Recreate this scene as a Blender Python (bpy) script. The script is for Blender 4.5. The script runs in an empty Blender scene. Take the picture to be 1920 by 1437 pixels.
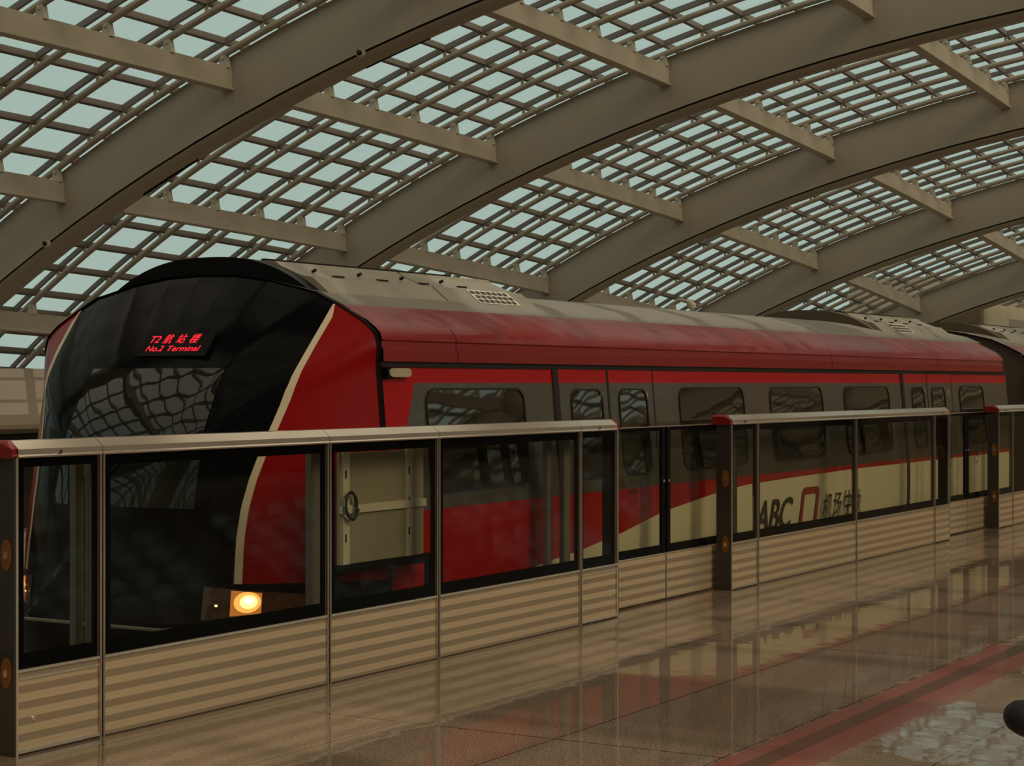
import bpy, math, random
from mathutils import Vector, Matrix
random.seed(7)
S = bpy.context.scene
COL = S.collection
PI = math.pi

# ------------------------------------------------------------------ camera
TH = math.atan(2086.0 / 3500.0)
cam_d = bpy.data.cameras.new('camera'); cam = bpy.data.objects.new('camera', cam_d); COL.objects.link(cam)
cam_d.sensor_fit = 'HORIZONTAL'; cam_d.sensor_width = 36.0; cam_d.lens = 36.0 * 3500.0 / 1920.0
cam_d.clip_start = 0.1; cam_d.clip_end = 600
fw = Vector((math.cos(TH), math.sin(TH), 0)); rt = Vector((math.sin(TH), -math.cos(TH), 0))
M = Matrix((rt, Vector((0, 0, 1)), -fw)).transposed().to_4x4(); M.translation = Vector((0, 0, 1.8))
cam.matrix_world = M
S.camera = cam

# ------------------------------------------------------------------ sky: hazy, pale green-grey low down, warm and bright overhead
W = bpy.data.worlds.new('World'); S.world = W; W.use_nodes = True
nt = W.node_tree; nt.nodes.clear()
def N(t, k, **kw):
    n = t.nodes.new(k)
    for a, b in kw.items(): setattr(n, a, b)
    return n
tc = N(nt, 'ShaderNodeTexCoord'); sx = N(nt, 'ShaderNodeSeparateXYZ'); cr = N(nt, 'ShaderNodeValToRGB')
bg = N(nt, 'ShaderNodeBackground'); wo = N(nt, 'ShaderNodeOutputWorld')
nt.links.new(tc.outputs['Generated'], sx.inputs[0]); nt.links.new(sx.outputs['Z'], cr.inputs[0])
e = cr.color_ramp.elements
SKY_LOW = (0.41, 0.53, 0.47, 1); SKY_TOP = (0.74, 0.66, 0.50, 1)
e[0].position = 0.0; e[0].color = (0.10, 0.085, 0.06, 1)
e[1].position = 1.0; e[1].color = SKY_TOP
for p, c_ in ((0.004, SKY_LOW), (0.36, SKY_LOW), (0.62, SKY_TOP)):
    q = e.new(p); q.color = c_
bg.inputs['Strength'].default_value = 1.0
mulw = N(nt, 'ShaderNodeMath', operation='MULTIPLY_ADD')
rmp = N(nt, 'ShaderNodeMapRange'); rmp.inputs[1].default_value = 0.36; rmp.inputs[2].default_value = 0.7
rmp.inputs[3].default_value = 1.0; rmp.inputs[4].default_value = 1.15
nt.links.new(sx.outputs['Z'], rmp.inputs[0]); nt.links.new(rmp.outputs[0], bg.inputs['Strength'])
nt.links.new(cr.outputs[0], bg.inputs['Color']); nt.links.new(bg.outputs[0], wo.inputs[0])
# soft warm fill, added for the hazy sky glow behind the camera
sd = bpy.data.lights.new('sky_glow_fill', 'SUN'); sd.energy = 2.6; sd.angle = math.radians(30); sd.color = (1.0, 0.76, 0.52)
so = bpy.data.objects.new('sky_glow_fill', sd); COL.objects.link(so)
so.rotation_euler = Vector((0.25, 0.85, -0.48)).to_track_quat('-Z', 'Y').to_euler()

# the direct sun, high over the glass roof: small bright patches between the bars
hd = bpy.data.lights.new('sun_disc', 'SUN'); hd.energy = 1.1; hd.angle = math.radians(0.8); hd.color = (1.0, 0.86, 0.70)
ho_ = bpy.data.objects.new('sun_disc', hd); COL.objects.link(ho_)
ho_.rotation_euler = Vector((-0.55, -0.12, -0.80)).to_track_quat('-Z', 'Y').to_euler()
S.view_settings.view_transform = 'Standard'; S.view_settings.look = 'None'
S.view_settings.gamma = 1.0; S.view_settings.exposure = 0.0; S.view_settings.use_curve_mapping = False
S.cycles.max_bounces = 8; S.cycles.transparent_max_bounces = 14; S.cycles.caustics_reflective = False
S.cycles.caustics_refractive = False

# ------------------------------------------------------------------ materials
MATS = {}
def mat(name, col, rough=0.5, metal=0.0, ior=1.45, emit=None, es=0.0, noise=0.0, nscale=5.0, bump=0.0, bscale=3.0, coat=0.0):
    m = bpy.data.materials.new(name); m.use_nodes = True; t = m.node_tree; b = t.nodes['Principled BSDF']
    b.inputs['Base Color'].default_value = (*col, 1); b.inputs['Roughness'].default_value = rough
    b.inputs['Metallic'].default_value = metal; b.inputs['IOR'].default_value = ior
    b.inputs['Coat Weight'].default_value = coat; b.inputs['Coat Roughness'].default_value = 0.04
    if emit: b.inputs['Emission Color'].default_value = (*emit, 1); b.inputs['Emission Strength'].default_value = es
    co = N(t, 'ShaderNodeTexCoord')
    if noise:
        nz = N(t, 'ShaderNodeTexNoise'); nz.inputs['Scale'].default_value = nscale; nz.inputs['Detail'].default_value = 4
        mp = N(t, 'ShaderNodeMapRange'); mp.inputs[1].default_value = .3; mp.inputs[2].default_value = .7
        mp.inputs[3].default_value = 1 - noise; mp.inputs[4].default_value = 1 + noise
        vm = N(t, 'ShaderNodeVectorMath', operation='SCALE'); vm.inputs[0].default_value = col
        t.links.new(co.outputs['Object'], nz.inputs['Vector']); t.links.new(nz.outputs[0], mp.inputs[0])
        t.links.new(mp.outputs[0], vm.inputs['Scale']); t.links.new(vm.outputs[0], b.inputs['Base Color'])
    if bump:
        nb = N(t, 'ShaderNodeTexNoise'); nb.inputs['Scale'].default_value = bscale; nb.inputs['Detail'].default_value = 1
        bp = N(t, 'ShaderNodeBump'); bp.inputs['Strength'].default_value = 1; bp.inputs['Distance'].default_value = bump
        t.links.new(co.outputs['Object'], nb.inputs['Vector']); t.links.new(nb.outputs[0], bp.inputs['Height'])
        t.links.new(bp.outputs[0], b.inputs['Normal'])
    MATS[name] = m; return m
def glass(name, tint, ior=1.5, rough=0.0, refl=1.0):
    m = bpy.data.materials.new(name); m.use_nodes = True; t = m.node_tree; t.nodes.clear()
    tr = N(t, 'ShaderNodeBsdfTransparent'); tr.inputs[0].default_value = (*tint, 1)
    gl = N(t, 'ShaderNodeBsdfGlossy'); gl.inputs['Roughness'].default_value = rough
    fr = N(t, 'ShaderNodeFresnel'); fr.inputs[0].default_value = ior
    mu = N(t, 'ShaderNodeMath', operation='MULTIPLY'); mu.inputs[1].default_value = refl; mu.use_clamp = True
    mx = N(t, 'ShaderNodeMixShader'); o = N(t, 'ShaderNodeOutputMaterial')
    t.links.new(fr.outputs[0], mu.inputs[0]); t.links.new(mu.outputs[0], mx.inputs[0])
    t.links.new(tr.outputs[0], mx.inputs[1]); t.links.new(gl.outputs[0], mx.inputs[2]); t.links.new(mx.outputs[0], o.inputs[0])
    MATS[name] = m; return m
mat('arch_paint', (0.34, 0.315, 0.26), 0.75, noise=0.03, nscale=0.7)
mat('beam_paint', (0.40, 0.385, 0.31), 0.6, noise=0.07, nscale=2.5)
mat('tube_paint', (0.30, 0.27, 0.215), 0.5)
mat('frame_unlit', (0.13, 0.12, 0.105), 0.5)  # same paint as the tubes, its unlit look put into a darker colour
mat('dark_gap', (0.012, 0.010, 0.008), 0.7)
glass('roof_glass', (0.96, 0.96, 0.96), 1.5, 0, 0.1)
glass('screen_glass', (0.80, 0.80, 0.72), 1.45, 0, 0.55)
mat('brushed_steel', (0.55, 0.46, 0.36), 0.16, 0.85, bump=0.0004, bscale=40)
mat('rail_steel', (0.86, 0.76, 0.64), 0.16, 0.85)
mat('dark_steel', (0.06, 0.052, 0.043), 0.35, 0.5)
mat('frit', (0.003, 0.003, 0.003), 0.12, ior=1.15)
mat('red_cap', (0.19, 0.006, 0.003), 0.35)
mat('orange_sticker', (0.20, 0.065, 0.006), 0.5)
mat('sticker_black', (0.01, 0.01, 0.01), 0.5)
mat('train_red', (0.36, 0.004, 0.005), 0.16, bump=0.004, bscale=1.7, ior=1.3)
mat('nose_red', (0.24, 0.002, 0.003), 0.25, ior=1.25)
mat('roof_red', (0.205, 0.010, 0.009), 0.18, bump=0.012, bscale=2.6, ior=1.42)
mat('train_grey', (0.075, 0.063, 0.048), 0.18, bump=0.004, bscale=2.2, coat=0.25)
mat('train_beige', (0.74, 0.69, 0.46), 0.3)
mat('roof_grey', (0.17, 0.152, 0.108), 0.38, bump=0.008, bscale=3, noise=0.08, nscale=3)
mat('fairing', (0.25, 0.23, 0.165), 0.35, bump=0.006, bscale=3.5, noise=0.10, nscale=4)
mat('train_black', (0.004, 0.004, 0.004), 0.6, ior=1.2)
mat('mask_black', (0.003, 0.003, 0.0035), 0.12, ior=1.15)
mat('windscreen', (0.008, 0.010, 0.007), 0.03, ior=1.45)
mat('train_window', (0.010, 0.009, 0.006), 0.02, ior=2.1, bump=0.0018, bscale=1.8)
MATS['train_window'].node_tree.nodes['Principled BSDF'].inputs['Specular Tint'].default_value = (1, .86, .70, 1)
mat('seal', (0.015, 0.013, 0.011), 0.5)
mat('stripe_white', (0.62, 0.52, 0.36), 0.35)
mat('end_brown', (0.09, 0.065, 0.042), 0.6)
mat('lens_dark', (0.03, 0.015, 0.008), 0.1, emit=(1, .3, .08), es=0.012, noise=0.5, nscale=30)
mat('lens_amber', (0.4, 0.2, 0.05), 0.2, emit=(1.0, 0.30, 0.05), es=0.42)
mat('lens_glow', (0.5, 0.3, 0.1), 0.2, emit=(1.0, 0.45, 0.10), es=1.3)
mat('lamp_hot', (1, 0.9, 0.6), 0.3, emit=(1.0, 0.62, 0.22), es=2.3)
mat('lamp_core', (1, 1, 0.8), 0.3, emit=(1.0, 0.85, 0.5), es=9.0)
mat('led_red', (0.3, 0, 0), 0.5, emit=(1.0, 0.012, 0.03), es=1.6)
mat('marker_lens', (0.42, 0.36, 0.24), 0.25, coat=0.5)
mat('logo_grey', (0.045, 0.038, 0.028), 0.4)
mat('logo_red', (0.30, 0.02, 0.012), 0.4)
mat('wall_beige', (0.26, 0.215, 0.155), 0.8, noise=0.04, nscale=1)
mat('wall_brown', (0.34, 0.30, 0.22), 0.8)
mat('room_light', (0.62, 0.60, 0.46), 0.6)
mat('track', (0.22, 0.19, 0.15), 0.9, noise=0.2, nscale=3)
mat('shade_and_joint', (0.02, 0.018, 0.015), 0.9)
mat('steel_rail', (0.10, 0.09, 0.08), 0.3, 0.8)
mat('panel_green', (0.30, 0.28, 0.19), 0.5, noise=0.12, nscale=2)
mat('post_grey', (0.16, 0.15, 0.12), 0.5)
mat('cable_black', (0.01, 0.01, 0.01), 0.4)
mat('rubber', (0.003, 0.003, 0.003), 0.6)
mat('skin', (0.45, 0.26, 0.17), 0.5); mat('hair', (0.012, 0.009, 0.007), 0.5)
mat('shirt_red', (0.20, 0.008, 0.012), 0.8); mat('shirt_dark', (0.015, 0.015, 0.02), 0.8)
mat('trousers', (0.018, 0.016, 0.014), 0.8); mat('shoe', (0.01, 0.008, 0.007), 0.4)

# striped etched steel of the kick panels: five bright and five dull bands, position in metres up the panel
def striped(name, a, b, ra, rb):
    m = bpy.data.materials.new(name); m.use_nodes = True; t = m.node_tree; p = t.nodes['Principled BSDF']
    g = N(t, 'ShaderNodeNewGeometry'); s = N(t, 'ShaderNodeSeparateXYZ'); t.links.new(g.outputs['Position'], s.inputs[0])
    d = N(t, 'ShaderNodeMath', operation='DIVIDE'); d.inputs[1].default_value = 0.0775
    ad = N(t, 'ShaderNodeMath', operation='ADD'); ad.inputs[1].default_value = 0.15
    f = N(t, 'ShaderNodeMath', operation='FRACT'); gt = N(t, 'ShaderNodeMath', operation='GREATER_THAN'); gt.inputs[1].default_value = 0.48
    t.links.new(s.outputs['Z'], d.inputs[0]); t.links.new(d.outputs[0], ad.inputs[0]); t.links.new(ad.outputs[0], f.inputs[0]); t.links.new(f.outputs[0], gt.inputs[0])
    mx = N(t, 'ShaderNodeMix', data_type='RGBA'); mx.inputs[6].default_value = (*b, 1); mx.inputs[7].default_value = (*a, 1)
    t.links.new(gt.outputs[0], mx.inputs[0]); t.links.new(mx.outputs[2], p.inputs['Base Color'])
    mr = N(t, 'ShaderNodeMapRange'); mr.inputs[3].default_value = rb; mr.inputs[4].default_value = ra
    t.links.new(gt.outputs[0], mr.inputs[0]); t.links.new(mr.outputs[0], p.inputs['Roughness'])
    p.inputs['Metallic'].default_value = 0.55
    MATS[name] = m
striped('kick_striped', (0.74, 0.58, 0.38), (0.40, 0.32, 0.22), 0.22, 0.45)

# speckled polished granite with tile joints
def granite():
    m = bpy.data.materials.new('granite'); m.use_nodes = True; t = m.node_tree; p = t.nodes['Principled BSDF']
    g = N(t, 'ShaderNodeNewGeometry'); s = N(t, 'ShaderNodeSeparateXYZ'); t.links.new(g.outputs['Position'], s.inputs[0])
    n1 = N(t, 'ShaderNodeTexNoise'); n1.inputs['Scale'].default_value = 90; n1.inputs['Detail'].default_value = 2
    n2 = N(t, 'ShaderNodeTexNoise'); n2.inputs['Scale'].default_value = 0.8
    t.links.new(g.outputs['Position'], n1.inputs['Vector']); t.links.new(g.outputs['Position'], n2.inputs['Vector'])
    r = N(t, 'ShaderNodeValToRGB'); t.links.new(n1.outputs[0], r.inputs[0])
    r.color_ramp.elements[0].position = .36; r.color_ramp.elements[0].color = (0.12, 0.085, 0.060, 1)
    r.color_ramp.elements[1].position = .62; r.color_ramp.elements[1].color = (0.32, 0.235, 0.165, 1)
    def joint(out, period, off, w):
        a = N(t, 'ShaderNodeMath', operation='SUBTRACT'); a.inputs[1].default_value = off
        d = N(t, 'ShaderNodeMath', operation='DIVIDE'); d.inputs[1].default_value = period
        f = N(t, 'ShaderNodeMath', operation='FRACT'); l = N(t, 'ShaderNodeMath', operation='LESS_THAN'); l.inputs[1].default_value = w / period
        t.links.new(out, a.inputs[0]); t.links.new(a.outputs[0], d.inputs[0]); t.links.new(d.outputs[0], f.inputs[0]); t.links.new(f.outputs[0], l.inputs[0])
        return l.outputs[0]
    jx = joint(s.outputs['X'], 3.72, 8.21 - 3.72 * 9, 0.012); jy = joint(s.outputs['Y'], 0.925, 2.79 - 0.925 * 20, 0.009)
    mxm = N(t, 'ShaderNodeMath', operation='MAXIMUM'); t.links.new(jx, mxm.inputs[0]); t.links.new(jy, mxm.inputs[1])
    mx = N(t, 'ShaderNodeMix', data_type='RGBA'); mx.inputs[7].default_value = (0.03, 0.022, 0.016, 1)
    t.links.new(mxm.outputs[0], mx.inputs[0]); t.links.new(r.outputs[0], mx.inputs[6]); t.links.new(mx.outputs[2], p.inputs['Base Color'])
    b = N(t, 'ShaderNodeTexNoise'); b.inputs['Scale'].default_value = 3.5; b.inputs['Detail'].default_value = 1.5
    t.links.new(g.outputs['Position'], b.inputs['Vector'])
    bp = N(t, 'ShaderNodeBump'); bp.inputs['Distance'].default_value = 0.0010; bp.inputs['Strength'].default_value = 1
    t.links.new(b.outputs[0], bp.inputs['Height']); t.links.new(bp.outputs[0], p.inputs['Normal'])
    p.inputs['Roughness'].default_value = 0.035; p.inputs['IOR'].default_value = 1.9; p.inputs['Specular Tint'].default_value = (1, .84, .70, 1)
    MATS['granite'] = m
granite()
mat('granite_red', (0.22, 0.085, 0.062), 0.09, ior=1.6, noise=0.35, nscale=80)
mat('granite_dark', (0.09, 0.065, 0.045), 0.09, ior=1.7, noise=0.35, nscale=80)

# ------------------------------------------------------------------ mesh helpers
class MB:
    def __init__(s): s.v = []; s.f = []; s.mi = []
    def add(s, vs, fs, mi=0):
        o = len(s.v); s.v += [tuple(p) for p in vs]
        for f in fs: s.f.append(tuple(o + i for i in f)); s.mi.append(mi)
    def box(s, x0, x1, y0, y1, z0, z1, mi=0):
        s.add([(x0,y0,z0),(x1,y0,z0),(x1,y1,z0),(x0,y1,z0),(x0,y0,z1),(x1,y0,z1),(x1,y1,z1),(x0,y1,z1)],
              [(3,2,1,0),(4,5,6,7),(0,1,5,4),(1,2,6,5),(2,3,7,6),(3,0,4,7)], mi)
    def loft(s, rings, mi=0, caps=True, closed=True):
        n = len(rings[0]); vs = [p for r in rings for p in r]; fs = []
        for i in range(len(rings) - 1):
            for j in range(n if closed else n - 1):
                k = (j + 1) % n; fs.append((i*n+j, i*n+k, (i+1)*n+k, (i+1)*n+j))
        if caps and closed: fs.append(tuple(range(n - 1, -1, -1))); fs.append(tuple((len(rings)-1)*n + i for i in range(n)))
        s.add(vs, fs, mi)
    def tube(s, pts, r, n=10, mi=0):
        pts = [Vector(p) for p in pts]; rings = []
        for i, p in enumerate(pts):
            d = (pts[min(i+1, len(pts)-1)] - pts[max(i-1, 0)]).normalized()
            a = d.cross(Vector((1, 0, 0)) if abs(d.x) < .8 else Vector((0, 0, 1))).normalized(); b = d.cross(a)
            rr = r[i] if isinstance(r, (list, tuple)) else r
            rings.append([p + (a*math.cos(2*PI*k/n) + b*math.sin(2*PI*k/n))*rr for k in range(n)])
        s.loft(rings, mi)
    def bar(s, p, q, w, h, mi=0):   # rectangular bar, width w horizontally, height h
        p = Vector(p); q = Vector(q); d = (q - p).normalized(); a = d.cross(Vector((0,0,1))).normalized()*w/2; b = a.cross(d).normalized()*h/2
        s.loft([[c_ - a - b, c_ + a - b, c_ + a + b, c_ - a + b] for c_ in (p, q)], mi)
    def build(s, name, m, parent=None, smooth=False, loc=None):
        me = bpy.data.meshes.new(name)
        off = Vector((0,0,0))
        if parent is not None: off = parent_world(parent)
        if loc is not None: off = Vector(loc)
        me.from_pydata([tuple(Vector(p) - off) for p in s.v], [], s.f)
        for x in ([m] if isinstance(m, str) else m): me.materials.append(MATS[x])
        for p, k in zip(me.polygons, s.mi): p.material_index = k; p.use_smooth = smooth
        me.update()
        if smooth: 
            try: me.set_sharp_from_angle(angle=math.radians(35))
            except Exception: pass
        o = bpy.data.objects.new(name, me); COL.objects.link(o)
        if parent is not None: o.parent = parent
        elif loc is not None: o.location = loc
        return o
WPOS = {}
def parent_world(o):
    p = Vector((0,0,0))
    while o is not None: p += o.location; o = o.parent
    return p
def thing(name, label, cat, loc=(0,0,0), group=None):
    o = bpy.data.objects.new(name, None); COL.objects.link(o); o.location = loc; o.empty_display_size = 0.2
    o['label'] = label; o['category'] = cat
    if group: o['group'] = group
    return o
def tag(o, label, cat, group=None):
    o['label'] = label; o['category'] = cat
    if group: o['group'] = group
    return o
def struct(o): o['kind'] = 'structure'; return o
def text_mesh(body, size, shear=0.0, extrude=0.0, offset=0.0, sx=1.0):
    cu = bpy.data.curves.new('lettering', 'FONT'); cu.body = body; cu.size = size; cu.shear = shear; cu.extrude = extrude; cu.offset = offset
    o = bpy.data.objects.new('lettering', cu); COL.objects.link(o)
    dg = bpy.context.evaluated_depsgraph_get(); me = bpy.data.meshes.new_from_object(o.evaluated_get(dg))
    bpy.data.objects.remove(o); 
    for v in me.vertices: v.co.x *= sx
    return me

# ------------------------------------------------------------------ floor, tracks, walls
PF = 6.64   # front plane of the platform screen
b = MB(); b.box(-32, 80, -7.2, 6.98, -0.25, 0.0); struct(b.build('floor', 'granite'))
for n, (y0, y1, mt) in enumerate(((3.58, 3.70, 'granite_red'), (3.46, 3.58, 'granite_dark'), (3.28, 3.46, 'granite_red'))):
    b = MB(); b.box(-20, 12.75, y0, y1, -0.004, 0.0015); struct(b.build('trim_%d' % (n + 1), mt))
b = MB(); b.box(-32, 80, 6.98, 30, -1.3, -1.1); b.box(-32, 80, -30, -7.2, -1.3, -1.1); b.box(-32, 80, 6.88, 6.98, -1.1, -0.25); struct(b.build('floor_trackway', 'track'))
b = MB()
for y in (7.9, 9.35): b.box(-32, 80, y - .035, y + .035, -1.1, -0.95)
tag(b.build('running_rail', 'steel_rail'), 'pair of dark steel running rails beneath the red train', 'rail')
# parapets outside each track, leaning outward towards the top
def parapet(sgn, name):
    b = MB()
    yb, yt = 27.0, 28.6
    if sgn < 0: yb, yt = -yb + 3.4, -yt + 3.4
    d = 0.3 * sgn
    ring = [(yb, .98), (yt, 2.1), (yt + d, 2.1), (yt + d, .8), (yb + d, .8), (yb, .9)]
    b.loft([[(x, y, z) for y, z in ring] for x in (-32, 80)])
    y1 = yb + d * 1.5; b.box(-32, 80, min(y1, y1 + d), max(y1, y1 + d), -1.1, .85, 1)  # near-black box paints the shade of the opening below the parapet
    for x in range(-30, 80, 6): b.loft([[(x + k, y - .004 * sgn, z) for y, z in ((yb, 1.0), (yt, 2.09), (yt + .01 * sgn, 2.09), (yb + .01 * sgn, 1.0))] for k in (0, .03)], 1)
    struct(b.build(name, ['wall_beige', 'shade_and_joint']))
parapet(1, 'wall_far'); parapet(-1, 'wall_near')
b = MB(); b.box(-32.4, -32, -26, 30, -1.1, 3.2); struct(b.build('wall_end_blocker', 'wall_beige'))  # unseen end wall, added to keep open sky out of nose reflections

# ------------------------------------------------------------------ roof
YC = 2.0
def ZB(x, y):      # underside of the crossbeams
    xx = max(x, 10.4) - 24
    return 9.70 - 0.03099 * xx - 0.001135 * xx * xx - 0.00788 * (y - YC)**2 - 4.07e-6 * (y - YC)**4
XI = lambda i: 24.38 + 8.55 * i if i < 0 else [24.38, 32.88, 41.72, 50.7, 59.85, 69.0, 78.2][i]
BY = [1.9, 5.8, 9.95, 14.1, 18.05, 21.85, 25.4, 28.0]
BEAM_Y = [YC - a for a in reversed(BY)] + [YC + a for a in BY]
I0, I1 = -6, 6
f_, s_, c_ = 3500.0, math.sin(TH), math.cos(TH)
def in_view(x, y, z):
    d = x * c_ + y * s_
    if d < 1: return False
    return abs(f_ * (x * s_ - y * c_) / d) < 1150 and abs(f_ * (z - 1.8) / d) < 900
ORD = ['first', 'second', 'third', 'fourth', 'fifth', 'sixth', 'seventh']
WD = 0.75   # arch width
def arch(i):
    x0 = XI(i); n = 64; g = MB(); rings = []; grv = []
    prof = [(0, .55), (0, -.52), (.03, -.525), (.03, -.555), (0, -.56), (.03, -.61), (.10, -.65), (.20, -.665), (.32, -.66), (.42, -.62), (.50, -.56), (WD, -.50), (WD, .55)]
    for k in range(n + 1):
        y = YC - 28.6 + 57.2 * k / n; z = ZB(x0, y)
        rings.append([(x0 + a, y, z + h) for a, h in prof])
    g.loft(rings)
    for f in range(len(g.f)):      # groove faces are dark
        j = f % len(prof) if f < n * len(prof) else -1
        if j in (1, 2, 3): g.mi[f] = 1
    o = g.build('roof_arch', ['arch_paint', 'dark_gap'], smooth=True, loc=(x0, YC, 0)) if False else g.build('roof_arch', ['arch_paint', 'dark_gap'], loc=(x0, 0, 0), smooth=True)
    if 0 <= i <= 5:
        lab = ['broad pale roof arch rising from the left edge behind the train nose', 'broad roof arch rising behind the roof vent grille, second from the left',
               'broad roof arch rising behind the middle of the train roof, third from left', 'roof arch above the far end of the first car, fourth from left',
               'roof arch just above the pale service room, fifth from left', 'farthest curved roof arch at the right edge, sixth from the left'][i]
    elif i < 0: lab = 'curved roof arch out of frame, %s one to the left of the picture' % ORD[-i - 1]
    else: lab = 'curved roof arch beyond the right edge of the picture'
    tag(o, lab, 'roof arch', 'roof arches over the platform')
for i in range(I0, I1 + 1): arch(i)

TUBES = [0.10 + 1.395 * k for k in range(6)]     # distances back from the next arch's face
def beam(i, j):
    xa, xb = XI(i) + WD - .05, XI(i + 1) + .02; y = BEAM_Y[j]; sg = 1 if y > YC else -1
    vis = in_view((xa + xb) / 2, y, ZB((xa + xb) / 2, y)) or in_view(xb, y, ZB(xb, y)) or in_view(xa, y, ZB(xa, y))
    xm = (xa + xb) / 2
    t = thing('roof_beam', '', 'roof beam', (xm, y, ZB(xm, y)), 'crossbeams between the roof arches')
    g = MB(); n = 4; rings = []
    for k in range(n + 1):
        x = xa + (xb - xa) * k / n; z = ZB(x, y)
        rings.append([(x, y - .12, z), (x, y + .12, z), (x, y + .12, z + .035), (x, y + .075, z + .05), (x, y + .075, z + .38), (x, y - .075, z + .38), (x, y - .075, z + .05), (x, y - .12, z + .035)])
    g.loft(rings); g.build('web', 'beam_paint', t)
    slope = (ZB(xm, y + .3) - ZB(xm, y - .3)) / .6
    br = MB()
    for dx in TUBES:
        x = XI(i + 1) - dx
        if x > xb - .02: continue
        q = br if not vis else MB()
        z = ZB(x, y); w = .10
        q.loft([[(x + e_, y - w, z + .36), (x + e_, y + w, z + .36), (x + e_, y + .045, z + .60 + slope * .04), (x + e_, y - .045, z + .60 - slope * .04)] for e_ in (-.05, .05)])
        q.box(x - .075, x + .075, y - .03, y + .03, z + .50, z + .56)
        if vis: q.build('bracket', 'beam_paint', t)
    if not vis: br.build('bracket', 'beam_paint', t)
    # label
    up = {}
    if vis and 0 <= i + 1 <= 6:
        a = 'between the %s and %s roof arches from the left' % (ORD[i], ORD[i + 1]) if i >= 0 else 'left of the first roof arch from the left'
        lvl = j - 8
        L = ['nearest the crown of the vault', 'second down from the crown', 'third down from the crown', 'fourth down from the crown', 'fifth down from the crown', 'sixth down from the crown', 'seventh down, low behind the train', 'lowest, at the foot of the glazing']
        t['label'] = ('pale steel crossbeam %s, %s' % (a, L[lvl] if lvl >= 0 else 'on the near side of the crown'))
    else:
        t['label'] = 'pale steel crossbeam of the vault out of the picture, between two arches'
for i in range(I0, I1):
    for j in range(len(BEAM_Y)): beam(i, j)

wn = [0]
def skylight(i, j):
    """one glazed field between two beams, one arch spacing long (from arch face to arch face)"""
    x0, x1 = XI(i), XI(i + 1); ya, yb = BEAM_Y[j], BEAM_Y[j + 1]; xm, ym = (x0 + x1)/2, (ya + yb)/2
    vis = any(in_view(x, y, ZB(x, y)) for x in (x0, xm, x1) for y in (ya, ym, yb))
    wn[0] += 1
    t = bpy.data.objects.new('window_%d' % wn[0], None); COL.objects.link(t); t.location = (xm, ym, ZB(xm, ym)); struct(t)
    nr = 5
    ys = [ya + (yb - ya) * k / nr for k in range(nr + 1)]
    fr = MB(); gl = MB()
    xs = sorted([x1 - d for d in TUBES])
    HB, HT = .745, .855
    for x in xs:      # mullions along the arch
        fr.loft([[(x - .028, y, ZB(x, y) + HB), (x + .028, y, ZB(x, y) + HB), (x + .028, y, ZB(x, y) + HT), (x - .028, y, ZB(x, y) + HT)] for y in ys])
    cols = [x0] + xs + [x1]
    for y in ys[:-1]:       # mullions along the hall, continuous over the arches
        sl = (ZB(xm, y + .2) - ZB(xm, y - .2)) / .4 * .03
        fr.loft([[(x, y - .03, ZB(x, y) + HB + .01 - sl), (x, y + .03, ZB(x, y) + HB + .01 + sl), (x, y + .03, ZB(x, y) + HT + sl), (x, y - .03, ZB(x, y) + HT - sl)] for x in cols])
    for a, bb in zip(cols, cols[1:]):
        for y, y2 in zip(ys, ys[1:]):
            gl.add([(a, y, ZB(a, y) + HT - .02), (bb, y, ZB(bb, y) + HT - .02), (bb, y2, ZB(bb, y2) + HT - .02), (a, y2, ZB(a, y2) + HT - .02)], [(0, 1, 2, 3)])
    fr.build('window_frame', 'frame_unlit', t); gl.build('glass', 'roof_glass', t)
    tb = MB()
    for d in TUBES:
        x = x1 - d; q = MB() if vis else tb
        q.tube([(x, y, ZB(x, y) + .595) for y in ys], .060, 10)
        for y in ys[1:-1]:
            q.box(x - .015, x + .015, y - .03, y + .03, ZB(x, y) + .62, ZB(x, y) + .76)
        if vis: q.build('tube', 'tube_paint', t, smooth=True)
    if not vis: tb.build('tube', 'tube_paint', t, smooth=True)
for i in range(I0, I1):
    for j in range(len(BEAM_Y) - 1): skylight(i, j)

# ------------------------------------------------------------------ small things on the arches
def on_arch(i, y, dz): return (XI(i) - .0, y, ZB(XI(i), y) + dz)
for (i, y, lab) in ((0, 24.15, 'small dark camera on the first roof arch, low above the train nose'), (0, 17.3, 'small dark camera on the first roof arch, high up near the picture top')):
    x, yy, z = on_arch(i, y, -.56); t = thing('security_camera', lab, 'camera', (x, yy, z), 'cameras on the first arch')
    g = MB(); g.tube([(x - .02, yy, z), (x - .10, yy, z)], .07, 12); g.build('housing', 'beam_paint', t, smooth=True)
    g = MB(); g.tube([(x - .10, yy, z), (x - .13, yy, z - .02)], [.055, .03], 12); g.build('lens', 'rubber', t, smooth=True)
for (y, lab) in ((26.6, 'black slatted strip on the underside of the first arch, lowest of three'), (21.8, 'black slatted strip on the underside of the first arch, middle of three'), (17.0, 'black slatted strip on the underside of the first arch, highest of three')):
    x = XI(0) + .42; g = MB()
    for k in range(10):
        yy = y - .55 + .12 * k; z_ = ZB(XI(0), yy); g.bar((x + .02, yy, z_ - .60), (x + .20, yy, z_ - .55), .07, .015); g.bar((x + .18, yy - .03, ZB(XI(0), yy - .03) - .555), (x + .18, yy + .13, ZB(XI(0), yy + .13) - .555), .03, .03)
    g.box(x + .20, x + .22, y - .60, y + .65, ZB(XI(0), y - .6) - .60, ZB(XI(0), y - .6) - .58) if False else None
    tag(g.build('louvre_strip', 'rubber'), lab, 'louvre', 'slatted strips on the first arch')

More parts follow.
